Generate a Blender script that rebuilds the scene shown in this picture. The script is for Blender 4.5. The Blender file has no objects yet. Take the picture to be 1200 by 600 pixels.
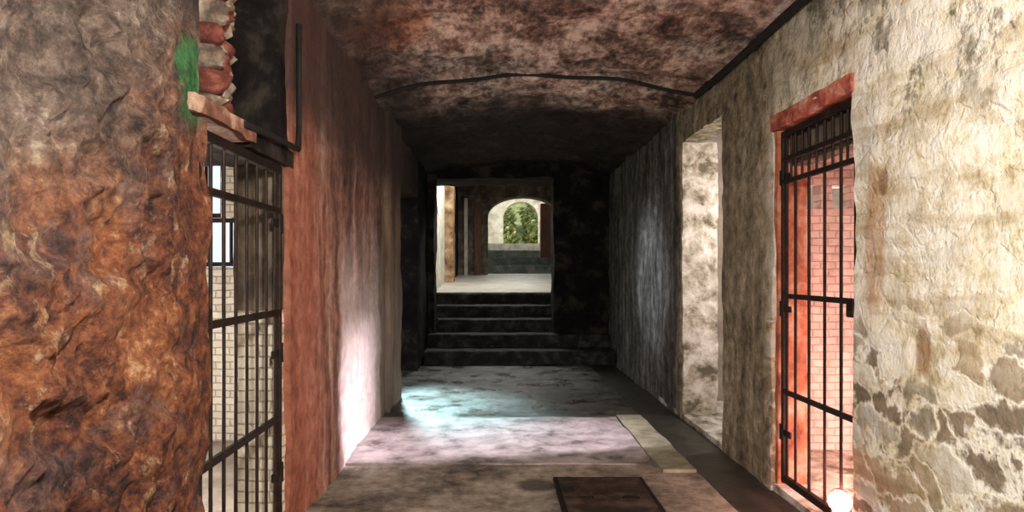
import bpy, bmesh, math, random
from mathutils import Vector, noise
random.seed(7)
SC = bpy.context.scene
COL = SC.collection

# ------------------------------------------------------------------ helpers
def nvec(p):
    return Vector((noise.noise(p), noise.noise(p + Vector((31.7, 11.3, 5.9))), noise.noise(p + Vector((-17.2, 43.1, 27.5)))))

def link(name, bm, mat, parent=None, smooth=False):
    me = bpy.data.meshes.new(name)
    if smooth:
        bm.normal_update()
        for e in bm.edges:
            if len(e.link_faces) == 2 and e.calc_face_angle(0) > 1.0: e.smooth = False
    bm.to_mesh(me); bm.free()
    for p in me.polygons: p.use_smooth = smooth
    for m in (mat if isinstance(mat, (list, tuple)) else [mat]): me.materials.append(m)
    o = bpy.data.objects.new(name, me); COL.objects.link(o)
    if parent is not None: o.parent = parent
    return o

def thing(name, label, cat, loc=(0, 0, 0), group=None):
    o = bpy.data.objects.new(name, None); COL.objects.link(o)
    o.location = loc; o['label'] = label; o['category'] = cat
    if group: o['group'] = group
    return o

def tag(o, label, cat, group=None):
    o['label'] = label; o['category'] = cat
    if group: o['group'] = group
    return o

def struct(name, bm, mat, smooth=False):
    o = link(name, bm, mat, None, smooth); o['kind'] = 'structure'
    return o

def slab(bm, x0, x1, y0, y1, z0, z1, res=None, mi=0):
    """box with subdivided faces (res metres); welded corners"""
    if res is None: res = 1e9
    nx = max(1, min(400, round((x1-x0)/res))); ny = max(1, min(400, round((y1-y0)/res))); nz = max(1, min(400, round((z1-z0)/res)))
    V = {}
    def v(i, j, k):
        key = (i, j, k)
        if key not in V:
            V[key] = bm.verts.new((x0+(x1-x0)*i/nx, y0+(y1-y0)*j/ny, z0+(z1-z0)*k/nz))
        return V[key]
    def f(*a):
        q = bm.faces.new(a); q.material_index = mi
    for j in range(ny):
        for k in range(nz):
            f(v(0,j,k), v(0,j,k+1), v(0,j+1,k+1), v(0,j+1,k))
            f(v(nx,j,k), v(nx,j+1,k), v(nx,j+1,k+1), v(nx,j,k+1))
    for i in range(nx):
        for k in range(nz):
            f(v(i,0,k), v(i+1,0,k), v(i+1,0,k+1), v(i,0,k+1))
            f(v(i,ny,k), v(i,ny,k+1), v(i+1,ny,k+1), v(i+1,ny,k))
    for i in range(nx):
        for j in range(ny):
            f(v(i,j,0), v(i,j+1,0), v(i+1,j+1,0), v(i+1,j,0))
            f(v(i,j,nz), v(i+1,j,nz), v(i+1,j+1,nz), v(i,j+1,nz))

def panel(bm, x0, x1, ys, zs, holes, res):
    """upright wall between x0 and x1 as one welded grid in y,z, with openings (ya,yb,za,zb)"""
    def cuts(a, rs):
        out = [a[0]]
        for p, q in zip(a, a[1:]):
            n = max(1, round((q-p)/rs)); out += [p+(q-p)*k/n for k in range(1, n+1)]
        return out
    Y, Z = cuts(ys, res), cuts(zs, res)
    nt = max(1, round((x1-x0)/res)); V = {}
    def v(i, j, k):
        if (i, j, k) not in V: V[i, j, k] = bm.verts.new((x0+(x1-x0)*i/nt, Y[j], Z[k]))
        return V[i, j, k]
    def solid(j, k):
        if not (0 <= j < len(Y)-1 and 0 <= k < len(Z)-1): return False
        y, z = (Y[j]+Y[j+1])/2, (Z[k]+Z[k+1])/2
        return not any(a < y < b and c < z < d for a, b, c, d in holes)
    for j in range(len(Y)-1):
        for k in range(len(Z)-1):
            if not solid(j, k): continue
            bm.faces.new((v(0,j,k), v(0,j,k+1), v(0,j+1,k+1), v(0,j+1,k)))
            bm.faces.new((v(nt,j,k), v(nt,j+1,k), v(nt,j+1,k+1), v(nt,j,k+1)))
            for i in range(nt):
                if not solid(j-1, k): bm.faces.new((v(i,j,k), v(i+1,j,k), v(i+1,j,k+1), v(i,j,k+1)))
                if not solid(j+1, k): bm.faces.new((v(i,j+1,k), v(i,j+1,k+1), v(i+1,j+1,k+1), v(i+1,j+1,k)))
                if not solid(j, k-1): bm.faces.new((v(i,j,k), v(i,j+1,k), v(i+1,j+1,k), v(i+1,j,k)))
                if not solid(j, k+1): bm.faces.new((v(i,j,k+1), v(i+1,j,k+1), v(i+1,j+1,k+1), v(i,j+1,k+1)))

def rough(bm, amp, freq, amp2=0, freq2=9, off=0.0):
    for vt in bm.verts:
        p = vt.co
        d = nvec(p*freq + Vector((off, off, off))) * amp
        if amp2: d += nvec(p*freq2 + Vector((off+3, off, 1))) * amp2
        vt.co = p + d

def tube(bm, pts, r, seg=10, cap=True):
    pts = [Vector(p) for p in pts]; rings = []
    up0 = None
    for i, p in enumerate(pts):
        t = (pts[min(i+1, len(pts)-1)] - pts[max(i-1, 0)]).normalized()
        a = Vector((0, 0, 1)) if abs(t.z) < .9 else Vector((1, 0, 0))
        u = t.cross(a).normalized(); w = t.cross(u).normalized()
        rr = r[i] if isinstance(r, (list, tuple)) else r
        rings.append([bm.verts.new(p + u*rr*math.cos(2*math.pi*k/seg) + w*rr*math.sin(2*math.pi*k/seg)) for k in range(seg)])
    for a, b in zip(rings, rings[1:]):
        for k in range(seg):
            bm.faces.new((a[k], a[(k+1) % seg], b[(k+1) % seg], b[k]))
    if cap:
        bm.faces.new(rings[0][::-1]); bm.faces.new(rings[-1])

def bevel_box(bm, x0, x1, y0, y1, z0, z1, b=.006):
    t = bmesh.new()
    slab(t, x0, x1, y0, y1, z0, z1)
    bmesh.ops.bevel(t, geom=t.edges[:], offset=b, segments=2, affect='EDGES', profile=.5)
    me = bpy.data.meshes.new('tmp'); t.to_mesh(me); t.free(); bm.from_mesh(me); bpy.data.meshes.remove(me)

# ------------------------------------------------------------------ materials
class NT:
    def __init__(s, name):
        s.m = bpy.data.materials.new(name); s.m.use_nodes = True
        s.t = s.m.node_tree; s.b = s.t.nodes['Principled BSDF']
        s.pos = s.t.nodes.new('ShaderNodeNewGeometry').outputs['Position']
        s.sx = s.t.nodes.new('ShaderNodeSeparateXYZ'); s.t.links.new(s.pos, s.sx.inputs[0])
    def put(s, sock, v):
        if isinstance(v, bpy.types.NodeSocket): s.t.links.new(v, sock)
        else: sock.default_value = v
    def scaled(s, sc, loc=(0, 0, 0)):
        n = s.t.nodes.new('ShaderNodeMapping'); s.t.links.new(s.pos, n.inputs[0])
        n.inputs['Scale'].default_value = sc; n.inputs['Location'].default_value = loc
        return n.outputs[0]
    def noise(s, scale, detail=6, rough=.6, vec=None, dist=0):
        n = s.t.nodes.new('ShaderNodeTexNoise'); s.t.links.new(vec or s.pos, n.inputs['Vector'])
        n.inputs['Scale'].default_value = scale; n.inputs['Detail'].default_value = detail
        n.inputs['Roughness'].default_value = rough; n.inputs['Distortion'].default_value = dist
        return n.outputs[0]
    def voro(s, scale, vec=None, feature='F1', out='Distance'):
        n = s.t.nodes.new('ShaderNodeTexVoronoi'); n.feature = feature
        s.t.links.new(vec or s.pos, n.inputs['Vector']); n.inputs['Scale'].default_value = scale
        return n.outputs[out]
    def ramp(s, fac, stops):
        n = s.t.nodes.new('ShaderNodeValToRGB'); s.put(n.inputs[0], fac)
        e = n.color_ramp.elements
        while len(e) < len(stops): e.new(.5)
        for q, (p, c) in zip(e, stops):
            q.position = p; q.color = (c, c, c, 1) if isinstance(c, (int, float)) else (*c, 1)
        return n.outputs[0]
    def mix(s, fac, a, b, mode='MIX'):
        n = s.t.nodes.new('ShaderNodeMix'); n.data_type = 'RGBA'; n.blend_type = mode
        s.put(n.inputs[0], fac)
        for i, v in ((6, a), (7, b)):
            s.put(n.inputs[i], v if isinstance(v, bpy.types.NodeSocket) else (*v, 1))
        return n.outputs[2]
    def math(s, op, a, b=0.0, clamp=False):
        n = s.t.nodes.new('ShaderNodeMath'); n.operation = op; n.use_clamp = clamp
        s.put(n.inputs[0], a); s.put(n.inputs[1], b)
        return n.outputs[0]
    def step(s, v, lo, hi):
        n = s.t.nodes.new('ShaderNodeMapRange'); n.interpolation_type = 'SMOOTHSTEP'
        s.put(n.inputs[0], v); n.inputs[1].default_value = lo; n.inputs[2].default_value = hi
        return n.outputs[0]
    def add_noise(s, v, amt, scale=2):
        return s.math('ADD', v, s.math('MULTIPLY', s.math('SUBTRACT', s.noise(scale), .5), amt))
    def spot(s, axis_a, ca, ra, axis_b, cb, rb, wob=.5, scale=4):
        """soft blob mask in two world axes"""
        A = s.math('DIVIDE', s.math('SUBTRACT', s.sx.outputs[axis_a], ca), ra)
        B = s.math('DIVIDE', s.math('SUBTRACT', s.sx.outputs[axis_b], cb), rb)
        d = s.math('ADD', s.math('MULTIPLY', A, A), s.math('MULTIPLY', B, B))
        return s.math('SUBTRACT', 1.0, s.step(s.add_noise(d, wob*2, scale), .35, 1.2))
    def finish(s, col, rough=.9, bump=None, strength=.5, dist=.03, metal=0, spec=.3):
        s.put(s.b.inputs['Base Color'], col if isinstance(col, bpy.types.NodeSocket) else (*col, 1))
        s.put(s.b.inputs['Roughness'], rough); s.put(s.b.inputs['Metallic'], metal)
        s.b.inputs['Specular IOR Level'].default_value = spec
        if bump is not None:
            n = s.t.nodes.new('ShaderNodeBump'); n.inputs['Strength'].default_value = strength
            n.inputs['Distance'].default_value = dist; s.put(n.inputs['Height'], bump)
            s.t.links.new(n.outputs[0], s.b.inputs['Normal'])
        return s.m

def m_left():
    n = NT('orange_rough_rock')
    big = n.noise(2.0, 8, .65); fine = n.noise(15, 9, .72); lump = n.voro(17, n.pos, 'SMOOTH_F1'); sp = n.noise(34, 5, .7)
    f = n.math('ADD', n.math('ADD', n.math('MULTIPLY', big, .3), n.math('MULTIPLY', fine, .5)), n.math('MULTIPLY', sp, .2))
    c = n.ramp(f, [(.40, (.028, .012, .012)), (.46, (.14, .045, .026)), (.51, (.27, .092, .042)), (.56, (.40, .155, .066)), (.62, (.68, .44, .25))])
    pur = n.step(n.noise(4.5, 6, .65, n.scaled((1, 1, 1), (5, 1, 2))), .52, .62)
    c = n.mix(n.math('MULTIPLY', pur, .6), c, n.ramp(fine, [(.38, (.035, .022, .024)), (.6, (.20, .13, .12))]))
    pale = n.step(n.noise(9, 8, .7, n.scaled((1, 1, .8), (2, 7, 4))), .57, .66)
    c = n.mix(n.math('MULTIPLY', pale, .7), c, n.ramp(sp, [(.35, (.34, .20, .10)), (.6, (.72, .56, .36))]))
    # greyer, paler limestone towards the top and the near end
    g = n.ramp(f, [(.40, (.025, .020, .019)), (.49, (.125, .098, .082)), (.56, (.25, .205, .175)), (.63, (.52, .47, .40))])
    mk = n.math('SUBTRACT', n.sx.outputs[2], n.math('ADD', n.math('MULTIPLY', n.sx.outputs[1], .6), .55))
    mk = n.step(n.add_noise(mk, .9, 2.5), -.2, .4)
    c = n.mix(n.math('MULTIPLY', mk, .88), c, g)
    sm = n.math('MULTIPLY', n.step(n.add_noise(n.sx.outputs[1], .35, 4), 2.1, 2.35), n.step(n.add_noise(n.sx.outputs[2], .3, 4), 2.2, 2.45))
    c = n.mix(n.math('MULTIPLY', sm, .85), c, (.025, .02, .02))
    # green light glow by the gate head, painted into the wall colour
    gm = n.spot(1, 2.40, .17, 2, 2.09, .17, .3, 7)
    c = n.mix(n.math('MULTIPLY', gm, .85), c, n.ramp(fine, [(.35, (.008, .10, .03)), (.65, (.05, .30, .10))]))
    h = n.math('ADD', n.noise(9, 10, .72), n.math('MULTIPLY', lump, .5))
    return n.finish(c, .85, h, 1.0, .12)

def m_left_far():
    n = NT('red_streaked_stone')
    streak = n.noise(1, 7, .6, n.scaled((5, 5, .55)), .3); fine = n.noise(10, 8, .7)
    f = n.math('ADD', n.math('MULTIPLY', streak, .65), n.math('MULTIPLY', fine, .35))
    c = n.ramp(f, [(.38, (.03, .018, .015)), (.46, (.15, .075, .058)), (.54, (.30, .165, .125)), (.64, (.52, .43, .36))])
    red = n.math('SUBTRACT', 1.0, n.step(n.add_noise(n.sx.outputs[1], .5, 3), 3.9, 4.5))
    c = n.mix(n.math('MULTIPLY', red, .6), c, n.ramp(fine, [(.3, (.20, .06, .04)), (.6, (.44, .15, .09))]))
    pale = n.math('MULTIPLY', n.step(n.add_noise(n.sx.outputs[1], .2, 4), 4.6, 4.8), n.math('SUBTRACT', 1.0, n.step(n.add_noise(n.sx.outputs[2], .8, 2), .9, 1.9)))  # pool of the sunbeam on the wall, put into the colour
    c = n.mix(n.math('MULTIPLY', pale, .75), c, n.ramp(fine, [(.3, (.50, .44, .43)), (.6, (.72, .66, .64))]))
    brown = n.step(n.add_noise(n.sx.outputs[1], .15, 4), 6.2, 6.4)
    c = n.mix(n.math('MULTIPLY', brown, .8), c, n.ramp(streak, [(.35, (.04, .028, .018)), (.6, (.20, .145, .09))]))
    top_dark = n.step(n.add_noise(n.sx.outputs[2], .8, 2.2), 1.85, 2.45)  # wall colour darkens towards the top
    c = n.mix(n.math('MULTIPLY', top_dark, .88), c, (.035, .022, .02))
    h = n.math('ADD', n.noise(4, 9, .65), n.math('MULTIPLY', streak, .6))
    return n.finish(c, .85, h, .8, .05)

def m_right():
    n = NT('cream_limestone')
    # rubble stones
    warp = n.scaled((1, .8, 1.7))
    add = n.t.nodes.new('ShaderNodeVectorMath'); add.operation = 'ADD'
    nz = n.t.nodes.new('ShaderNodeTexNoise'); n.t.links.new(n.pos, nz.inputs['Vector']); nz.inputs['Scale'].default_value = 3; nz.inputs['Detail'].default_value = 6; nz.inputs['Roughness'].default_value = .6
    sc = n.t.nodes.new('ShaderNodeVectorMath'); sc.operation = 'SCALE'; sc.inputs['Scale'].default_value = .55
    n.t.links.new(nz.outputs['Color'], sc.inputs[0]); n.t.links.new(warp, add.inputs[0]); n.t.links.new(sc.outputs[0], add.inputs[1])
    v = add.outputs[0]
    edge = n.voro(4.2, v, 'DISTANCE_TO_EDGE'); cell = n.voro(4.2, v, 'F1', 'Color')
    cs = n.t.nodes.new('ShaderNodeSeparateColor'); n.t.links.new(cell, cs.inputs[0]); rnd = cs.outputs[0]
    fine = n.noise(11, 9, .7); mid = n.noise(2.3, 7, .6)
    cream = n.ramp(n.math('ADD', n.math('MULTIPLY', fine, .6), n.math('MULTIPLY', mid, .4)),
                   [(.36, (.50, .42, .27)), (.43, (.78, .72, .54)), (.50, (.92, .89, .78)), (.62, (.96, .95, .91))])
    stone = n.ramp(n.math('ADD', n.math('MULTIPLY', fine, .5), n.math('MULTIPLY', rnd, .4)),
                   [(.3, (.10, .08, .055)), (.42, (.25, .19, .12)), (.56, (.46, .36, .24))])
    low = n.math('SUBTRACT', 1.0, n.step(n.add_noise(n.sx.outputs[2], .7, 2), .85, 1.5))
    smask = n.math('MULTIPLY', n.step(n.add_noise(edge, .22, 12), .0, .13), n.step(n.math('ADD', rnd, n.math('MULTIPLY', low, .55)), .56, .78))
    c = n.mix(n.math('MULTIPLY', smask, n.math('ADD', n.math('MULTIPLY', low, .75), .18)), cream, stone)
    # olive brown further in
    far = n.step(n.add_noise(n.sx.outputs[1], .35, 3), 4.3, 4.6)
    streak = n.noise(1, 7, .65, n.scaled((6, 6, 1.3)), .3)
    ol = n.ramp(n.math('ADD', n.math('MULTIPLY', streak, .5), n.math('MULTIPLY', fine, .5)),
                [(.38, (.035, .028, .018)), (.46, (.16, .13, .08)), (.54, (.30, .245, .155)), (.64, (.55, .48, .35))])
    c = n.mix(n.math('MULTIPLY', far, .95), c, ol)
    # brown band between gate and the stones at head height, dark lichen at the top
    band = n.step(n.add_noise(n.sx.outputs[1], .6, 3), 3.25, 3.9)
    up = n.step(n.add_noise(n.sx.outputs[2], .6, 3), 2.3, 2.7)
    c = n.mix(n.math('MULTIPLY', n.math('MULTIPLY', band, up), .7), c, ol)
    lich = n.math('MULTIPLY', n.step(n.noise(3.2, 9, .75, n.scaled((1, 1, .7), (4, 2, 1))), .50, .57), n.step(n.add_noise(n.sx.outputs[2], .5, 2), 1.95, 2.25))
    c = n.mix(n.math('MULTIPLY', lich, .8), c, n.ramp(fine, [(.4, (.05, .045, .035)), (.6, (.34, .31, .23))]))
    # rust streak and ochre stain
    st = n.spot(1, 3.23, .10, 2, 1.55, .42, .45, 6)
    c = n.mix(n.math('MULTIPLY', st, .55), c, (.50, .23, .08))
    k1 = n.spot(1, 3.15, .05, 2, 1.83, .07, .3, 8)
    c = n.mix(n.math('MULTIPLY', k1, .75), c, (.30, .12, .05))
    k2 = n.spot(1, 2.86, .06, 2, 1.06, .13, .3, 8)
    c = n.mix(n.math('MULTIPLY', k2, .8), c, (.30, .15, .065))
    k3 = n.spot(1, 3.3, .13, 2, 2.12, .22, .4, 6)
    c = n.mix(n.math('MULTIPLY', k3, .6), c, (.75, .75, .72))
    co = n.noise(1, 8, .65, n.scaled((1.5, 1.5, 9)), .4)
    c = n.mix(n.math('MULTIPLY', n.math('SUBTRACT', 1.0, far), .6), c, n.ramp(co, [(.38, (.62, .52, .36)), (.5, (1, 1, 1))]), 'MULTIPLY')
    far_shade = n.step(n.add_noise(n.sx.outputs[1], .1, 4), 6.62, 6.75)  # dimness of the far stretch put into the wall colour
    c = n.mix(n.math('MULTIPLY', far_shade, .95), c, n.ramp(n.math('ADD', n.math('MULTIPLY', streak, .6), n.math('MULTIPLY', fine, .4)), [(.38, (.02, .017, .016)), (.5, (.10, .09, .085)), (.62, (.27, .255, .25))]))
    h = n.math('ADD', n.math('ADD', n.noise(5, 9, .65), n.math('MULTIPLY', n.step(edge, 0, .12), .12)), n.math('MULTIPLY', n.noise(30, 4, .7), .2))
    return n.finish(c, .88, h, .8, .045)

def m_ceiling():
    n = NT('dark_mottled_brick_vault')
    mid = n.noise(2.6, 9, .7, n.scaled((1.2, .7, 1))); fine = n.noise(12, 9, .75, n.scaled((1.2, .6, 1)))
    f = n.math('ADD', n.math('MULTIPLY', mid, .55), n.math('MULTIPLY', fine, .45))
    c = n.ramp(f, [(.40, (.03, .02, .018)), (.46, (.18, .105, .082)), (.51, (.44, .285, .225)), (.58, (.86, .67, .57))])
    bk = n.t.nodes.new('ShaderNodeTexBrick'); n.t.links.new(n.scaled((1, 1, 0)), bk.inputs['Vector'])
    bk.inputs['Scale'].default_value = 3.4; bk.inputs['Mortar Size'].default_value = .03
    bk.inputs['Color1'].default_value = (1, 1, 1, 1); bk.inputs['Color2'].default_value = (.8, .7, .68, 1); bk.inputs['Mortar'].default_value = (.6, .56, .54, 1)
    c = n.mix(.35, c, bk.outputs[0], 'MULTIPLY')
    gp = n.step(n.noise(1.5, 6, .65, n.scaled((1, .8, 1), (1, 5, 2))), .48, .6)
    c = n.mix(n.math('MULTIPLY', gp, .7), c, n.ramp(fine, [(.38, (.06, .05, .046)), (.49, (.30, .25, .21)), (.58, (.68, .58, .49))]))
    og = n.spot(0, -.75, .35, 1, 4.6, .5, .5, 4)
    c = n.mix(n.math('MULTIPLY', og, .6), c, n.ramp(fine, [(.4, (.20, .06, .025)), (.6, (.62, .24, .11))]))
    dk = n.step(n.noise(1.7, 6, .6, n.scaled((1, 1, 1), (7, 3, 2))), .54, .64)
    c = n.mix(n.math('MULTIPLY', dk, .6), c, (.04, .032, .03))
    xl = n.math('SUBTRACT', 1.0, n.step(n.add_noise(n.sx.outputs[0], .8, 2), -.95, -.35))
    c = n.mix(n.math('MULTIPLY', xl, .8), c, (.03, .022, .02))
    so = n.step(n.add_noise(n.sx.outputs[1], 1.0, 1.5), 6.3, 7.3)  # vault colour turns near black towards the far end
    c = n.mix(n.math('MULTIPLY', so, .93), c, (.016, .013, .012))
    h = n.math('ADD', n.noise(6, 10, .7, dist=.5), n.math('MULTIPLY', bk.outputs['Fac'], -.2))
    return n.finish(c, .9, h, 1.0, .06)

def m_floor():
    n = NT('worn_stone_floor')
    mid = n.noise(1.8, 8, .65); fine = n.noise(12, 8, .7)
    c = n.ramp(n.math('ADD', n.math('MULTIPLY', mid, .6), n.math('MULTIPLY', fine, .4)),
               [(.38, (.05, .044, .036)), (.47, (.17, .15, .12)), (.55, (.31, .28, .23)), (.62, (.42, .39, .33))])
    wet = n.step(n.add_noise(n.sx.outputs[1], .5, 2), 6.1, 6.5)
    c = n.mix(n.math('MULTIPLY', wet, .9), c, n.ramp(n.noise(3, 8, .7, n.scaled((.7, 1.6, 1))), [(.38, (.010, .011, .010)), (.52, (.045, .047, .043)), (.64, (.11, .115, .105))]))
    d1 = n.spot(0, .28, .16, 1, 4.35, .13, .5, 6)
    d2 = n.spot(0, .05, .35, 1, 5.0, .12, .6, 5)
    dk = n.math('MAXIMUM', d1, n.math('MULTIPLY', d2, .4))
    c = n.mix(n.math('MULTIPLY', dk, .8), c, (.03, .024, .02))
    r = n.mix(wet, (.75, .75, .75), n.ramp(n.noise(3, 6, .6), [(.38, .22), (.62, .6)]))
    h = n.math('ADD', n.noise(7, 9, .65), n.math('MULTIPLY', n.noise(1.5, 3), .6))
    return n.finish(c, r, h, .5, .03, spec=.5)

def m_simple(name, stops, scale=6, rough=.85, bump=.5, dist=.02, metal=0, spec=.3, st=(1, 1, 1), detail=8):
    n = NT(name)
    f = n.noise(scale, detail, .68, n.scaled(st), .3)
    return n.finish(n.ramp(f, stops), rough, n.noise(scale*2, 8, .7), bump, dist, metal, spec)

def m_brick(name, c1, c2, mortar, scale=5, axis='xz'):
    n = NT(name)
    cb = n.t.nodes.new('ShaderNodeCombineXYZ')
    n.put(cb.inputs[0], n.add_noise(n.sx.outputs[0 if axis == 'xz' else 1], .05, 5)); n.put(cb.inputs[1], n.add_noise(n.sx.outputs[2], .04, 4))
    bk = n.t.nodes.new('ShaderNodeTexBrick'); n.t.links.new(cb.outputs[0], bk.inputs['Vector'])
    bk.inputs['Scale'].default_value = scale; bk.inputs['Mortar Size'].default_value = .025; bk.inputs['Mortar Smooth'].default_value = .4
    bk.inputs['Color1'].default_value = (*c1, 1); bk.inputs['Color2'].default_value = (*c2, 1); bk.inputs['Mortar'].default_value = (*mortar, 1)
    c = n.mix(.5, bk.outputs[0], n.ramp(n.noise(5, 8, .7), [(.35, .5), (.55, 1.0)]), 'MULTIPLY')
    h = n.math('ADD', n.noise(14, 8, .7), n.math('MULTIPLY', bk.outputs['Fac'], -.7))
    return n.finish(c, .88, h, .7, .03)

M = dict(
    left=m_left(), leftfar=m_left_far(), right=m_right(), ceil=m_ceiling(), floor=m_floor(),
    dark=m_simple('dark_shade_stone', [(.36, (.005, .004, .005)), (.5, (.012, .010, .010)), (.64, (.045, .037, .03))], 3, spec=.1),  # near black: shade of the recess and portal put into the colour
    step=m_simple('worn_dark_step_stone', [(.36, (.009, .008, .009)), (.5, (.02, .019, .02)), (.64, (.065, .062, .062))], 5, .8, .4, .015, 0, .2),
    iron=m_simple('rusty_black_iron', [(.35, (.012, .010, .010)), (.6, (.035, .022, .017)), (.75, (.10, .04, .02))], 14, .6, .3, .004, .6),
    lintelred=m_simple('red_lintel_brick', [(.36, (.16, .04, .03)), (.48, (.42, .10, .07)), (.56, (.55, .18, .13)), (.66, (.66, .38, .30))], 9),  # mottled red lintel brick
    lintel=m_simple('weathered_lintel_stone', [(.36, (.07, .03, .02)), (.5, (.20, .09, .06)), (.64, (.46, .34, .25))], 6),
    cream=m_brick('whitewashed_brick', (.74, .68, .58), (.62, .54, .44), (.38, .32, .26), 4.2),
    creamj=m_brick('whitewashed_reveal_brick', (.85, .80, .70), (.70, .63, .52), (.42, .36, .28), 4.2),
    redbrick=m_brick('ruddy_cell_brick', (.80, .66, .60), (.70, .54, .48), (.56, .40, .35), 4.2),
    orange=m_simple('red_lit_plaster', [(.36, (.20, .055, .03)), (.5, (.44, .15, .085)), (.64, (.62, .34, .25))], 5),
    reveal=m_simple('pale_flaking_plaster', [(.38, (.14, .12, .085)), (.46, (.40, .36, .29)), (.54, (.62, .58, .52)), (.64, (.80, .77, .74))], 5, .9, .7, .03),
    plain=m_simple('dull_plaster', [(.3, (.16, .13, .11)), (.5, (.28, .24, .20)), (.7, (.42, .37, .31))], 2.5),
    slab=m_simple('pink_light_slab', [(.37, (.11, .095, .09)), (.45, (.26, .23, .228)), (.54, (.36, .325, .325)), (.64, (.47, .43, .43))], 4, .7, .4, .01, 0, .4),  # pink floor light put into the colour
    kerb=m_simple('greenish_kerb_stone', [(.3, (.15, .14, .10)), (.5, (.30, .29, .21)), (.7, (.42, .41, .31))], 6),
    shadestrip=m_simple('shade_strip_stone', [(.3, (.018, .017, .014)), (.6, (.06, .056, .045))], 6, .5, .4, .02, 0, .5),  # shade beside the right wall put into the colour
    plate=m_simple('rusted_steel_cover', [(.36, (.016, .012, .010)), (.5, (.04, .027, .022)), (.64, (.09, .068, .056))], 8, .6, .3, .004, .2),
    cable=m_simple('black_conduit', [(.3, (.006, .005, .005)), (.7, (.02, .017, .015))], 10, .8, .2, .003),
    rubble=m_simple('pale_rubble_stone', [(.36, (.07, .05, .04)), (.5, (.22, .17, .13)), (.64, (.46, .40, .32))], 9, .9, .8, .03),
    rubblered=m_simple('red_rubble_stone', [(.36, (.04, .012, .01)), (.5, (.13, .035, .025)), (.64, (.28, .10, .07))], 9, .9, .8, .03),
    archface=m_simple('dark_brown_stone', [(.36, (.03, .024, .018)), (.5, (.09, .07, .052)), (.64, (.20, .165, .125))], 3),
    ochre=m_simple('ochre_upper_wall', [(.36, (.09, .05, .025)), (.5, (.28, .17, .085)), (.64, (.50, .38, .24))], 3),
    brownwood=m_simple('reddish_brown_timber', [(.3, (.045, .020, .012)), (.6, (.13, .06, .035))], 3, .6, .3, .005, 0, .3, (6, 6, .6)),
    farstone=m_simple('pale_arch_stone', [(.3, (.28, .26, .21)), (.5, (.52, .49, .41)), (.7, (.70, .67, .58))], 4),
    upfloor=m_simple('pale_wet_landing', [(.3, (.30, .28, .24)), (.5, (.46, .44, .38)), (.7, (.58, .56, .50))], 3, .38, .3, .02, 0, .5),
    tealstep=m_simple('mossy_grey_step', [(.3, (.05, .065, .06)), (.5, (.12, .14, .125)), (.7, (.22, .24, .21))], 4),
    grass=m_simple('mossy_bank', [(.36, (.08, .12, .035)), (.5, (.20, .25, .085)), (.64, (.36, .38, .15))], 4),
    leaf=m_simple('shrub_leaf', [(.36, (.10, .15, .04)), (.5, (.26, .31, .10)), (.64, (.50, .50, .20))], 5, .6),
    bark=m_simple('shrub_bark', [(.3, (.04, .03, .02)), (.7, (.14, .10, .07))], 12),
    black=m_simple('black_enamel', [(.3, (.01, .01, .01)), (.7, (.03, .03, .03))], 10, .4),
)
def m_emit(name, col, s):
    n = NT(name); n.b.inputs['Base Color'].default_value = (*col, 1)
    n.b.inputs['Emission Color'].default_value = (*col, 1); n.b.inputs['Emission Strength'].default_value = s
    return n.m
M['glow'] = m_emit('glowing_red_lamp_glass', (1.0, .26, .20), 110)

# ------------------------------------------------------------------ dimensions (m): camera at x=0,y=0,z=1.4 looking +y
XL, XR, EYE = -1.096, 1.85, 1.4
SPR, CRN = 3.02, 3.21
B = bmesh.new

# ---- corridor left wall
bm = B()
slab(bm, XL-.5, XL, -3, .9, -.2, 3.35, .15)
panel(bm, XL-.28, XL, [.9, 2.46, 2.53], [-.2, 2.0, 3.35], [(2.46, 2.6, 2.0, 4)], .015)
rough(bm, .05, 2.2, .022, 7.5)
for v in bm.verts:                      # bulging rock relief, only outward of the plane
    if .4 < v.co.y < 2.4 and v.co.x > XL-.12:
        q = v.co + nvec(v.co*4)*.12
        d = noise.ridged_multi_fractal(q*4.6, .9, 2.1, 5, 1.0, 2.0) - 1.0
        d2 = noise.noise(v.co*19) + .6*noise.noise(v.co*37)
        v.co.x += .011*d2 + max(-.045, min(.05, .05*d)) * min(1, (2.4-v.co.y)*4)
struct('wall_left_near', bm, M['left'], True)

bm = B()
panel(bm, XL-.25, XL, [3.54, 7.39, 9.4], [-.2, 2.45, 3.35], [(7.39, 9.5, -1, 2.45)], .05)
slab(bm, XL-.12, XL+.045, 6.62, 7.39, -.2, 3.35, .05)
rough(bm, .025, 2.0, .012, 8)
struct('wall_left_far', bm, M['leftfar'], True)
bm = B(); slab(bm, XL-.6, XL, 9.4, 10.9, -.2, 3.35, .08); rough(bm, .025, 2.0, .012, 8)
struct('wall_left_stair', bm, M['dark'], True)

# recess above the gate: back, soffit of lintel, exposed rubble core
bm = B()
slab(bm, XL-.55, XL-.36, 2.3, 3.75, 2.0, 3.4, .06)
slab(bm, XL-.36, XL-.02, 3.45, 3.54, 2.06, 3.35, .05)
slab(bm, XL-.36, XL-.25, 2.3, 2.46, 2.0, 3.35, .06)
rough(bm, .03, 3, .015, 9)
struct('wall_left_recess', bm, M['dark'], True)  # recess shade given by the near-black stone colour

bm = B()
slab(bm, XL-.32, XL+.02, 2.36, 2.98, 1.985, 2.045, .03)
rough(bm, .015, 4, .012, 12)
struct('trim_1', bm, M['lintel'], True)
bm = B(); slab(bm, XL-.3, XL+.0, 2.97, 3.60, 1.965, 2.05, .05); rough(bm, .008, 5)
struct('trim_8', bm, M['dark'], True)

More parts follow.
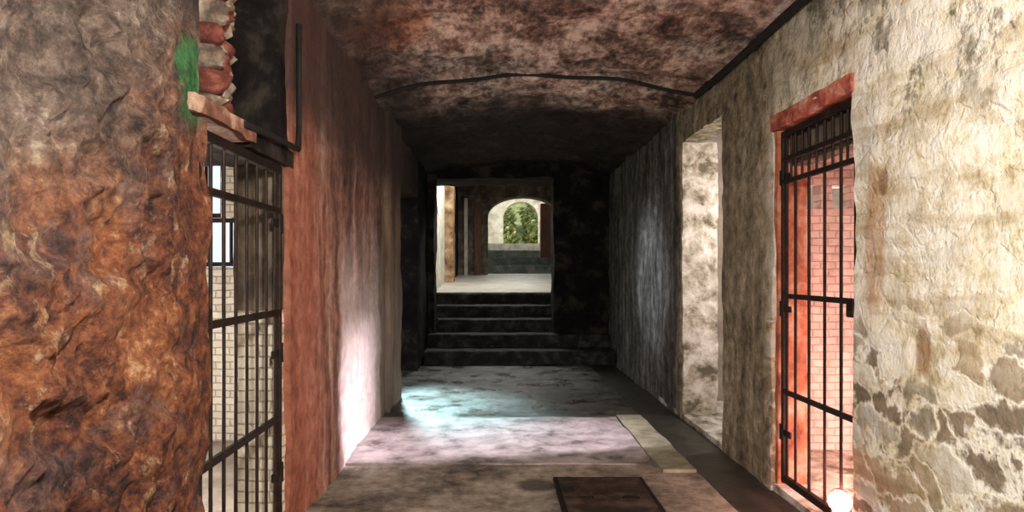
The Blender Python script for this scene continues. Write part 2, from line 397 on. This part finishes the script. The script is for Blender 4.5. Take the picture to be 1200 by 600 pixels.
# rubble stones of the broken wall core stacked on the lintel (one built mass of masonry)
bm = B()
rs = random.Random(3)
z = 2.04
for row in range(12):
    h = .07 + rs.random()*.04
    y = 2.60 + rs.random()*.04
    for k in range(4):
        w = .07 + rs.random()*.07
        x1 = XL + .03 - .035*k - rs.random()*.03
        t = bmesh.new()
        bmesh.ops.create_icosphere(t, subdivisions=3, radius=1)
        for v in t.verts:
            c = v.co
            c = Vector([math.copysign(abs(a)**.55, a) for a in c])
            c += nvec(c*1.3 + Vector((row*3, k*5, 1)))*.28
            v.co = Vector((x1-.16 + c.x*.15, y + w*.5 + c.y*w*.52, z + h*.5 + c.z*h*.5))
        for f in t.faces: f.material_index = 0 if (k + row) % 2 == 0 else 1
        me = bpy.data.meshes.new('t'); t.to_mesh(me); t.free(); bm.from_mesh(me); bpy.data.meshes.remove(me)
        y += w*.92
    z += h*.95
struct('trim_2', bm, [M['rubble'], M['rubblered']], True)

# whitewashed reveal of the left gate
bm = B()
slab(bm, XL-.27, XL-.03, 3.50, 3.56, -.2, 1.2, .05); rough(bm, .012, 4, .006, 12)
struct('trim_3', bm, M['creamj'], True)
bm = B()
slab(bm, XL-.28, XL-.03, 3.49, 3.56, 1.2, 1.97, .05); rough(bm, .012, 4, .006, 12)
struct('trim_9', bm, M['archface'], True)

# ---- left cell
bm = B()
EY = 5.5
slab(bm, -4.2, -2.62, EY, EY+.3, -.2, 3.1, .12)
slab(bm, -2.62, -2.03, EY, EY+.3, -.2, 1.44, .06)
slab(bm, -2.27, -2.03, EY, EY+.3, 1.87, 2.4, .06)
slab(bm, -2.62, -2.03, EY, EY+.3, 2.4, 3.1, .1)
slab(bm, -2.03, XL-.2, EY, EY+.3, -.2, 3.1, .06)
slab(bm, -4.4, -4.1, 1.2, EY+.3, -.2, 3.1, .3)
slab(bm, -4.2, XL-.2, 1.0, 1.3, -.2, 3.1, .3)
rough(bm, .02, 3, .008, 10)
struct('wall_left_cell', bm, M['cream'], True)
bm = B(); slab(bm, -4.4, XL-.18, .9, 5.85, 3.05, 3.25); struct('ceiling_left_cell', bm, M['plain'])
bm = B(); slab(bm, -4.4, XL-.0, .9, 5.85, -.15, -.002); struct('floor_left_cell', bm, M['plain'])

def window(name, x0, x1, z0, z1, y, nv):
    bm = B(); w = .035
    for a, b_, c, d in ((x0, x0+w, z0, z1), (x1-w, x1, z0, z1), (x0, x1, z0, z0+w), (x0, x1, z1-w, z1)):
        bevel_box(bm, a, b_, y, y+.05, c, d, .004)
    for k in range(nv):
        xx = x0 + (x1-x0)*(k+1)/(nv+1)
        bevel_box(bm, xx-.01, xx+.01, y+.01, y+.04, z0, z1, .003)
    return struct(name, bm, M['iron'])
window('window_1', -2.60, -2.04, 1.45, 1.855, EY+.06, 2)
window('window_2', -2.60, -2.275, 1.86, 2.39, EY+.06, 1)

# ---- corridor right wall
bm = B()
slab(bm, XR, XR+.5, -3, .9, -.2, 3.3, .15)
panel(bm, XR, XR+.22, [.9, 3.41, 4.41, 5.37, 6.60, 11.5], [-.2, 2.40, 2.68, 3.3], [(3.41, 4.41, -1, 2.40), (5.37, 6.60, -1, 2.68)], .045)
rough(bm, .022, 1.8, .012, 7)
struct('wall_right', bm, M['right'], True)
bm = B()
slab(bm, XR-.018, XR+.22, 3.40, 4.41, 2.33, 2.43, .03); rough(bm, .012, 5, .006, 14)
struct('trim_4', bm, M['lintelred'], True)
# pale flaking plaster reveal of the open doorway
bm = B()
slab(bm, XR+.015, XR+.36, 6.56, 6.63, -.2, 2.69, .04); rough(bm, .012, 4, .008, 11)
struct('trim_5', bm, M['reveal'], True)
# reveal of the right gate, red lamp light put into its colour
bm = B()
slab(bm, XR+.02, XR+.215, 4.37, 4.43, -.2, 2.34, .05); rough(bm, .012, 4, .006, 12)
struct('trim_6', bm, M['orange'], True)
bm = B(); slab(bm, XR+.10, XR+.21, 3.41, 4.41, 2.10, 2.36, .05); rough(bm, .01, 4)
struct('trim_shade_panel', bm, M['archface'], True)  # added dark panel, stands in for shade behind the gate head

# ---- right cells
bm = B()
slab(bm, XR+.18, 2.36, 5.2, 5.34, -.2, 3.1, .06)
slab(bm, 2.36, 2.86, 5.2, 5.34, -.2, 1.9, .06)
slab(bm, 2.36, 2.42, 5.2, 5.34, 1.9, 2.08, .06)
slab(bm, 2.56, 2.65, 5.2, 5.34, 1.9, 2.08, .06)
slab(bm, 2.79, 2.86, 5.2, 5.34, 1.9, 2.08, .06)
slab(bm, 2.36, 2.86, 5.2, 5.34, 2.08, 3.1, .06)
slab(bm, 2.86, 4.45, 5.2, 5.34, -.2, 3.1, .12)
slab(bm, 4.3, 4.6, 1.4, 5.34, -.2, 3.1, .3)
slab(bm, XR+.2, 4.6, 1.2, 1.5, -.2, 3.1, .3)
rough(bm, .016, 3, .008, 10)
struct('wall_right_gated_cell', bm, M['redbrick'], True)
bm = B()
WX = 4.35
slab(bm, WX, WX+.3, 5.34, 5.62, -.2, 4.7, .2)
slab(bm, WX, WX+.3, 5.62, 7.0, -.2, 1.82, .2)
slab(bm, WX, WX+.3, 5.62, 7.0, 4.2, 4.7, .2)
slab(bm, WX, WX+.3, 7.0, 7.4, -.2, 4.7, .2)
slab(bm, XR+.3, WX+.3, 7.2, 7.5, -.2, 4.7, .2)
slab(bm, XR+.0, WX+.3, 5.2, 5.34, 3.1, 4.7, .3)
slab(bm, XR+.0, XR+.2, 5.34, 7.3, 3.28, 4.7, .3)
rough(bm, .015, 3, .008, 10)
struct('wall_right_open_cell', bm, M['plain'], True)
bm = B(); slab(bm, XR, 4.65, 1.2, 5.3, 3.05, 3.2); slab(bm, XR, 4.65, 5.2, 7.5, 4.65, 4.8); struct('ceiling_right_cells', bm, M['plain'])
bm = B(); slab(bm, XR, 4.65, 1.2, 7.5, -.15, .0); struct('floor_right_cells', bm, M['reveal'])

# ---- vault
bm = B()
def vz(x):
    t = (x-XL)/(XR-XL)*2-1
    return CRN - (CRN-SPR)*t*t
nx, ny = 60, 190
for side in (0, 1):
    g = [[bm.verts.new((XL-.06+(XR-XL+.12)*i/nx, -3+13.9*j/ny, (vz(XL-.06+(XR-XL+.12)*i/nx) - (.03 if -3+13.9*j/ny > 5.97 else 0)) if side == 0 else 3.6)) for i in range(nx+1)] for j in range(ny+1)]
    for j in range(ny):
        for i in range(nx):
            q = (g[j][i], g[j][i+1], g[j+1][i+1], g[j+1][i])
            bm.faces.new(q[::-1] if side == 0 else q)
    if side == 0: g0 = g
for a, b_ in (([r[0] for r in g0], [r[0] for r in g]), ([r[-1] for r in g0], [r[-1] for r in g]), (g0[0], g[0]), (g0[-1], g[-1])):
    for k in range(len(a)-1): bm.faces.new((a[k], a[k+1], b_[k+1], b_[k]))
rough(bm, .05, 1.7, .028, 6)
struct('ceiling', bm, M['ceil'], True)

# ---- floor
bm = B()
slab(bm, XL-.45, 1.42, -3, 10.4, -.15, 0, .1)
for v in bm.verts:
    if v.co.z > -.05: v.co.z += .012*noise.noise(Vector((v.co.x*1.6, v.co.y*1.6, 0)))
struct('floor', bm, M['floor'], True)
bm = B(); slab(bm, 1.42, XR+.02, -3, 10.4, -.2, -.05, .1); rough(bm, .01, 3)
struct('floor_shade_strip', bm, M['shadestrip'], True)  # added sunken strip, stands in for the shadow band along the wall
bm = B(); slab(bm, XL-.02, 1.16, 4.80, 6.32, -.05, .014, .06); rough(bm, .008, 2.5, .004, 9)
struct('floor_light_slab', bm, M['slab'], True)  # slab whose tint carries the pool of pink light on the floor
bm = B(); slab(bm, 1.17, 1.41, 4.62, 6.4, -.05, .02, .06); rough(bm, .01, 3, .004, 9)
struct('trim_7', bm, M['kerb'], True)
bm = B(); slab(bm, -1.8, 2.4, -3.3, -3, 0, 3.6); struct('wall_back', bm, M['plain'])

# ---- portal at the head of the stairs
bm = B()
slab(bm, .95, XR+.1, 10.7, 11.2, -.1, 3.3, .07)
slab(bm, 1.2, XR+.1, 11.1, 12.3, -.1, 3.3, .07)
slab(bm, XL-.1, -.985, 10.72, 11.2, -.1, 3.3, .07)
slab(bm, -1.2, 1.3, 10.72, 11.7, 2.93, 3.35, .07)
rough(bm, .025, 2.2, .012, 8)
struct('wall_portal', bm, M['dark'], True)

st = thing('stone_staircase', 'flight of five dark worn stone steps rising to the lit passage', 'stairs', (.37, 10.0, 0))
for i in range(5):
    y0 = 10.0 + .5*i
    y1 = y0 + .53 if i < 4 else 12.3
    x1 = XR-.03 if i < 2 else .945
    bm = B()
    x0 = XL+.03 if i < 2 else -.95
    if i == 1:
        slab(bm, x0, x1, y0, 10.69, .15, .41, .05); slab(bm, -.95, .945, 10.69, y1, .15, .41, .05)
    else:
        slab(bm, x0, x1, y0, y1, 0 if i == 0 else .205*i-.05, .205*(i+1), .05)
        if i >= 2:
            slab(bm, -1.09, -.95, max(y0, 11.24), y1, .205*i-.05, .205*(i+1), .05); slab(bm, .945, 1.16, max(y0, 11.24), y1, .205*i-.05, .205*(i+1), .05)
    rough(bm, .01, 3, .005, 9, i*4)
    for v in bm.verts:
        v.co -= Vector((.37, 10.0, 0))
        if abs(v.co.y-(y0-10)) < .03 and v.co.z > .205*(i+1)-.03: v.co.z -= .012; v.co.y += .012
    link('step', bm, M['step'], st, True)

# ---- upper passage
def arch_wall(bm, x0, x1, xa, xb, z0, zs, zc, zt, y0, y1, n=22, sill=None):
    slab(bm, x0, xa, y0, y1, z0, zt, .1); slab(bm, xb, x1, y0, y1, z0, zt, .1)
    if sill is not None: slab(bm, xa, xb, y0, y1, z0, sill, .1)
    def az(x):
        t = max(-1, min(1, (x-xa)/(xb-xa)*2-1))
        return zs + (zc-zs)*math.sqrt(max(0, 1-t*t))
    F, Bk = [], []
    for i in range(n+1):
        x = xa + (xb-xa)*(1-math.cos(math.pi*i/n))/2
        F.append((bm.verts.new((x, y0, az(x))), bm.verts.new((x, y0, zt))))
        Bk.append((bm.verts.new((x, y1, az(x))), bm.verts.new((x, y1, zt))))
    for i in range(n):
        bm.faces.new((F[i][0], F[i+1][0], F[i+1][1], F[i][1]))
        bm.faces.new((Bk[i][0], Bk[i][1], Bk[i+1][1], Bk[i+1][0]))
        bm.faces.new((F[i][0], Bk[i][0], Bk[i+1][0], F[i+1][0]))
        bm.faces.new((F[i][1], F[i+1][1], Bk[i+1][1], Bk[i][1]))
bm = B()
v = [bm.verts.new(p) for p in ((-2.2, 12.3, 1.027), (2.3, 12.3, 1.027), (2.3, 18.6, 1.36), (-2.2, 18.6, 1.36))]
bm.faces.new(v)
bmesh.ops.subdivide_edges(bm, edges=bm.edges[:], cuts=20, use_grid_fill=True)
ex = bmesh.ops.extrude_face_region(bm, geom=bm.faces[:])
for q in ex['geom']:
    if isinstance(q, bmesh.types.BMVert): q.co.z -= .2
bmesh.ops.recalc_face_normals(bm, faces=bm.faces[:])
struct('floor_upper_passage', bm, M['upfloor'], True)
bm = B()
slab(bm, -1.5, -1.13, 11.2, 14.9, -.1, 4.05, .1)
rough(bm, .02, 2.5, .01, 9); struct('wall_upper_left', bm, M['farstone'], True)
bm = B()
slab(bm, -1.5, -.93, 14.9, 15.4, .9, 4.05, .07)
rough(bm, .02, 2.5, .01, 9); struct('wall_upper_pier', bm, M['ochre'], True)
bm = B()
slab(bm, -2.0, -1.0, 15.4, 18.0, .9, 4.05, .15)
slab(bm, 1.75, 2.2, 11.7, 18.0, .9, 4.05, .15)
slab(bm, -2.0, 2.4, 11.5, 11.7, 3.2, 4.05, .2)
rough(bm, .02, 2.5, .01, 9); struct('wall_upper_right', bm, M['dark'], True)
bm = B(); slab(bm, -2.1, 2.4, 11.5, 12.8, 4.0, 4.2); slab(bm, -2.1, 2.4, 14.2, 18.2, 4.0, 4.2)
slab(bm, -2.1, -.7, 12.8, 14.2, 4.0, 4.2); slab(bm, .9, 2.4, 12.8, 14.2, 4.0, 4.2)
struct('ceiling_upper_passage', bm, M['plain'])
bm = B()
arch_wall(bm, -1.3, 2.3, -.19, 1.75, .9, 2.95, 3.47, 4.05, 18.0, 18.6)
struct('wall_upper_arch', bm, M['archface'])
bm = B(); slab(bm, -.83, -.74, 17.85, 18.02, 1.3, 3.4, .1); struct('trim_11', bm, M['farstone'])
bm = B(); slab(bm, -.56, -.38, 17.88, 18.02, 1.3, 3.3, .1); struct('trim_12', bm, M['brownwood'])
# room beyond with the second flight
bm = B()
arch_wall(bm, -.8, 2.4, .27, 1.41, 1.0, 3.15, 3.68, 4.2, 21.4, 21.8, sill=2.28)
slab(bm, -.8, -.5, 18.6, 21.5, .9, 4.2, .2); slab(bm, 2.1, 2.4, 18.6, 21.5, .9, 4.2, .2)
rough(bm, .015, 2.5, .01, 9); struct('wall_far_room', bm, M['farstone'], True)
bm = B(); slab(bm, 1.33, 2.12, 19.22, 19.6, 1.83, 3.4, .1); rough(bm, .012, 3, .006, 9)
struct('wall_far_pier', bm, M['brownwood'], True)
st2 = thing('stone_staircase', 'distant flight of four pale grey steps below the green archway', 'stairs', (.8, 18.65, 1.36))
for i in range(4):
    bm = B()
    y0 = .55*i
    slab(bm, -1.28, 1.28, y0, y0+.58 if i < 3 else 2.72, 0 if i == 0 else .23*i-.05, .23*(i+1), .1)
    rough(bm, .01, 3, .004, 9, i)
    link('step', bm, M['tealstep' if i < 3 else 'farstone'], st2, True)
bm = B(); slab(bm, -.8, 2.4, 18.6, 19.3, 4.1, 4.3); slab(bm, -.8, 2.4, 20.8, 21.8, 4.1, 4.3); slab(bm, -.8, .0, 19.3, 20.8, 4.1, 4.3); slab(bm, 1.8, 2.4, 19.3, 20.8, 4.1, 4.3)
struct('ceiling_far_room', bm, M['plain'])

# ---- outside
bm = B()
gn = 24
g = [[bm.verts.new((-6+14*i/gn, 21.6+12*j/gn, 2.05 + max(0, (j/gn-.25))*5 + .25*noise.noise(Vector((i*.4, j*.4, 2))))) for i in range(gn+1)] for j in range(gn+1)]
for j in range(gn):
    for i in range(gn): bm.faces.new((g[j][i], g[j][i+1], g[j+1][i+1], g[j+1][i]))
o = struct('ground_bank', bm, M['grass'], True)

def shrub(x, y, z, r, h, seed, label):
    t = thing('leafy_shrub', label, 'shrub', (x, y, z), 'shrubs beyond the far archway')
    rr = random.Random(seed); bm = B()
    for k in range(1700):
        a = rr.random()*6.283; u = rr.uniform(-.75, 1); q = math.sqrt(1-u*u)
        rad = .65 + .4*rr.random()
        lump = 1 + .25*noise.noise(Vector((math.cos(a)*2+seed, math.sin(a)*2, u*2)))
        c = Vector((math.cos(a)*q*r*rad*lump, math.sin(a)*q*r*rad*lump, h*.55 + u*h*.5*rad*lump))
        n = Vector((rr.gauss(0, 1), rr.gauss(0, 1), rr.gauss(.4, 1))).normalized()
        a1 = n.orthogonal().normalized(); a2 = n.cross(a1); s = .05 + .05*rr.random()
        bm.faces.new([bm.verts.new(c + d) for d in (a1*-s*1.5, a2*s*.6, a1*s*1.5, a2*-s*.6)])
    link('foliage', bm, M['leaf'], t)
    bm = B()
    for k in range(4):
        a = k*1.57 + seed; tube(bm, [(0, 0, -.12), (.08*math.cos(a), .08*math.sin(a), h*.3), (r*.5*math.cos(a), r*.5*math.sin(a), h*.7)], [.035, .025, .01], 6)
    link('stem', bm, M['bark'], t)
for a in ((.25, 23.6, 2.05, .55, 1.0, 1, 'small rounded shrub in the left half of the far archway'),
          (1.65, 23.9, 2.05, .6, 1.15, 2, 'small rounded shrub in the right half of the far archway'),
          (-.1, 26.4, 2.35, .9, 1.9, 3, 'taller shrub on the bank behind the small left shrub'),
          (2.1, 26.8, 2.5, 1.0, 2.0, 4, 'taller shrub on the bank behind the small right shrub')):
    shrub(*a)
bm = B(); slab(bm, -40, XL-.3, -10, 40, -.4, -.16); struct('ground', bm, M['grass'])

# ---- iron gates (built in the plane of the wall)
def gate(x, y0, y1, z1, bars, cross, label, topgrid=False, face=1, bar_r=.008):
    t = thing('iron_gate', label, 'gate', (x, (y0+y1)/2, .02), 'barred cell gates')
    L = Vector((x, (y0+y1)/2, .02))
    def part(name, bm, mat=None):
        for v in bm.verts: v.co -= L
        return link(name, bm, mat or M['iron'], t)
    bm = B()
    bevel_box(bm, x-.014, x+.014, y0, y0+.03, .02, z1); bevel_box(bm, x-.014, x+.014, y1-.03, y1, .02, z1)
    bevel_box(bm, x-.019, x+.019, y0+.04, y1-.04, .03, .075); bevel_box(bm, x-.019, x+.019, y0+.04, y1-.04, z1-.045, z1-.002)
    part('frame', bm)
    for yb in bars:
        bm = B(); tube(bm, [(x, yb, .05), (x, yb, z1-.02)], bar_r, 10); part('bar', bm)
    for zc in cross:
        bm = B(); bevel_box(bm, x-.012, x+.012, y0+.02, y1-.02, zc-.016, zc+.016, .004)
        part('crossbar', bm)
    if topgrid:
        for k in range(len(bars)+1):
            e = [y0+.045] + list(bars) + [y1-.045]
            ym = (e[k]+e[k+1])/2
            bm = B(); tube(bm, [(x, ym, cross[0]), (x, ym, z1-.02)], .008, 8); part('short_bar', bm)
    for zh in (.35, z1*.5, z1-.3):
        bm = B(); tube(bm, [(x-.0*face, y1+.004, zh-.05), (x, y1+.004, zh+.05)], .018, 10)
        bevel_box(bm, x-.006, x+.006, y1-.12, y1, zh-.02, zh+.02, .002)
        part('hinge', bm)
    bm = B(); bevel_box(bm, x-.025, x+.025, y0+.02, y0+.09, 1.16, 1.26, .008)
    tube(bm, [(x-.032, y0+.055, 1.21), (x+.032, y0+.055, 1.21)], .014, 12)
    part('lock_box', bm)
    return t
lb = [2.63+.128*k for k in range(7)]
gate(XL-.035, 2.50, 3.475, 1.955, lb, (1.72, 1.19, .64), 'tall barred iron gate in the orange rock wall, white cell behind')
gate(XR+.045, 3.44, 4.355, 2.32, [3.62, 3.80, 3.99, 4.17, 4.29], (1.99, 1.245, .62), 'tall barred iron gate under the red brick lintel, glowing pink cell behind', True, bar_r=.009)
# extra flat bar across the grid head of the red cell gate is part of it
g2 = [o for o in bpy.data.objects if o.name.startswith('iron_gate')][-1]
bm = B(); bevel_box(bm, -.016, .016, -.44, .44, 2.10, 2.13, .003); link('crossbar', bm, M['iron'], g2)

# ---- red floor lamp behind the right gate
LX, LY = 1.855, 3.555
lamp = thing('floor_lamp', 'small glowing red round lamp on the ground at the foot of the barred gate', 'lamp', (LX, LY, 0))
bm = B()
prof = [(.0, .0), (.07, .0), (.075, .012), (.055, .03), (.03, .05), (.028, .10), (.045, .112), (.0, .112)]
def lathe(bm, prof, seg=28):
    rings = [[bm.verts.new((r*math.cos(2*math.pi*k/seg), r*math.sin(2*math.pi*k/seg), z)) for k in range(seg)] if r > 1e-6 else [bm.verts.new((0, 0, z))] for r, z in prof]
    for a, b_ in zip(rings, rings[1:]):
        for k in range(seg):
            q = [a[k % len(a)], a[(k+1) % len(a)], b_[(k+1) % len(b_)], b_[k % len(b_)]]
            q = list(dict.fromkeys(q))
            if len(q) > 2: bm.faces.new(q)
lathe(bm, prof); link('base', bm, M['black'], lamp, True)
bm = B(); lathe(bm, [(.0, .108)] + [(.058*math.sin(math.pi*k/14), .166-.058*math.cos(math.pi*k/14)) for k in range(1, 14)] + [(.0, .224)])
o = link('globe', bm, M['glow'], lamp, True); o['label'] = 'glowing red glass globe'
for k in range(2):
    bm = B(); a0 = k*math.pi/2 + .4
    tube(bm, [(.068*math.cos(u)*math.cos(a0), .068*math.cos(u)*math.sin(a0), .155+.08*math.sin(u)) for u in [-.5+(math.pi+1)*i/20 for i in range(21)]], .0028, 6)
    link('guard_wire', bm, M['iron'], lamp)

# ---- rusted steel cover in the floor
cov = thing('floor_cover', 'dark rusty steel inspection cover set into the stone floor', 'cover', (.69, 4.03, .008))
bm = B(); bevel_box(bm, -.27, .27, -.42, .40, 0, .016, .005); link('plate', bm, M['plate'], cov)
for s in (-1, 1):
    bm = B(); tube(bm, [(s*.14-.05, .0, .012), (s*.14-.045, .0, .03), (s*.14+.045, .0, .03), (s*.14+.05, .0, .012)], .006, 8); link('handle', bm, M['iron'], cov)
bm = B()
for a, b_, c, d in ((-.30, -.27, -.45, .43), (.27, .30, -.45, .43), (-.27, .27, -.45, -.42), (-.27, .27, .40, .43)): bevel_box(bm, a, b_, c, d, -.01, .012, .003)
link('rim', bm, M['iron'], cov)

# ---- conduits
bm = B()
tube(bm, [(XR-.045, y, SPR-.035 + .008*math.sin(y*2.1)) for y in [-2.8+.25*k for k in range(35)] + [5.93]], .03, 10)
for y in (1.0, 2.2, 3.4, 4.6, 5.6): tube(bm, [(XR-.045, y-.02, SPR-.035+.008*math.sin(y*2.1)), (XR-.045, y+.02, SPR-.035+.008*math.sin(y*2.1))], .038, 10)
tag(link('wall_conduit', bm, M['cable'], None, True), 'black conduit running along the top of the cream stone wall', 'conduit')
bm = B()
tube(bm, [(x, 5.93, vz(x)-.045 + .012*math.sin(x*7)) for x in [XL+.02+(XR-XL-.09)*k/30 for k in range(31)]], .018, 8)
tag(link('ceiling_conduit', bm, M['cable'], None, True), 'thin black conduit arched across the brick vault', 'conduit')
bm = B()
tube(bm, [(XL+.03, 2.8, 2.03), (XL+.035, 3.1, 2.045), (XL+.04, 3.55, 2.06), (XL+.03, 3.6, 2.2), (XL+.03, 3.6, 2.75)], .016, 8)
tag(link('wall_pipe', bm, M['cable'], None, True), 'thin dark pipe over the gate in the orange wall, bent upwards', 'pipe')

# ------------------------------------------------------------------ light
def light(name, kind, loc, energy, col=(1, 1, 1), size=.3, rot=(0, 0, 0), sy=None):
    L = bpy.data.lights.new(name, kind); L.energy = energy; L.color = col
    if kind == 'AREA':
        L.shape = 'RECTANGLE'; L.size = size; L.size_y = sy or size
    elif kind == 'SUN': L.angle = size
    else: L.shadow_soft_size = size
    o = bpy.data.objects.new(name, L); COL.objects.link(o); o.location = loc; o.rotation_euler = rot
    return o
def aim(o, d): o.rotation_euler = Vector(d).to_track_quat('-Z', 'Y').to_euler(); return o

light('corridor_fill', 'POINT', (.05, .4, 2.1), 410, (1, .93, .82), .12)  # added fill light above the camera, out of view
aim(light('sun', 'SUN', (8, 6, 8), 8.5, (1, .84, .92), .12), (-2.95, -.62, -1.70))
light('cell_fill', 'POINT', (-2.3, 3.6, .8), 130, (1, .95, .88), .1)  # added fill to brighten the left cell, source unseen
light('red_cell_fill', 'POINT', (2.75, 3.9, .3), 120, (1, .56, .48), .1)  # added reddish fill hidden inside the gated cell
light('open_cell_fill', 'POINT', (2.9, 5.9, 2.0), 70, (1, .93, .84), .1)  # added fill inside the open cell, source unseen
def spot(name, loc, to, energy, col, ang, blend=.6, size=.1):
    o = light(name, 'SPOT', loc, energy, col, size); o.data.spot_size = math.radians(ang); o.data.spot_blend = blend
    return aim(o, Vector(to)-Vector(loc))
spot('side_passage_daylight', (-1.45, 9.2, 2.35), (-.62, 7.1, 0), 2300, (.62, .95, 1.0), 40, 1.0, .15)
spot('side_passage_daylight', (-2.6, 8.4, 1.6), (1.85, 7.9, 1.35), 600, (.80, .92, 1.0), 26, .9, .15)
aim(light('upper_fill', 'AREA', (.1, 13.5, 4.15), 140, (1, .97, .9), 1.1, sy=1.1), (-.45, -.15, -1))  # added fill through a made-up roof opening
aim(light('far_room_fill', 'AREA', (.9, 20.0, 4.25), 80, (1, 1, .92), 1.6, sy=1.3), (0, 0, -1))  # added overhead fill so the far room reads lit

W = bpy.data.worlds.new('overcast_sky'); SC.world = W; W.use_nodes = True
bg = W.node_tree.nodes['Background']; bg.inputs[0].default_value = (.86, .93, 1, 1); bg.inputs[1].default_value = 1.1

# ------------------------------------------------------------------ camera
cam = bpy.data.cameras.new('camera'); co = bpy.data.objects.new('camera', cam); COL.objects.link(co)
co.location = (0, 0, EYE); co.rotation_euler = (math.pi/2, 0, 0)
cam.sensor_width = 36; cam.lens = 775/1200*36
cam.shift_x = 20/1200; cam.shift_y = 19/1200
cam.clip_start = .05; cam.clip_end = 200
SC.camera = co
vs = SC.view_settings
SC.display_settings.display_device = 'sRGB'
vs.view_transform = 'Standard'; vs.look = 'None'; vs.gamma = 1; vs.use_curve_mapping = False
vs.exposure = 0.0
SC.cycles.use_denoising = True
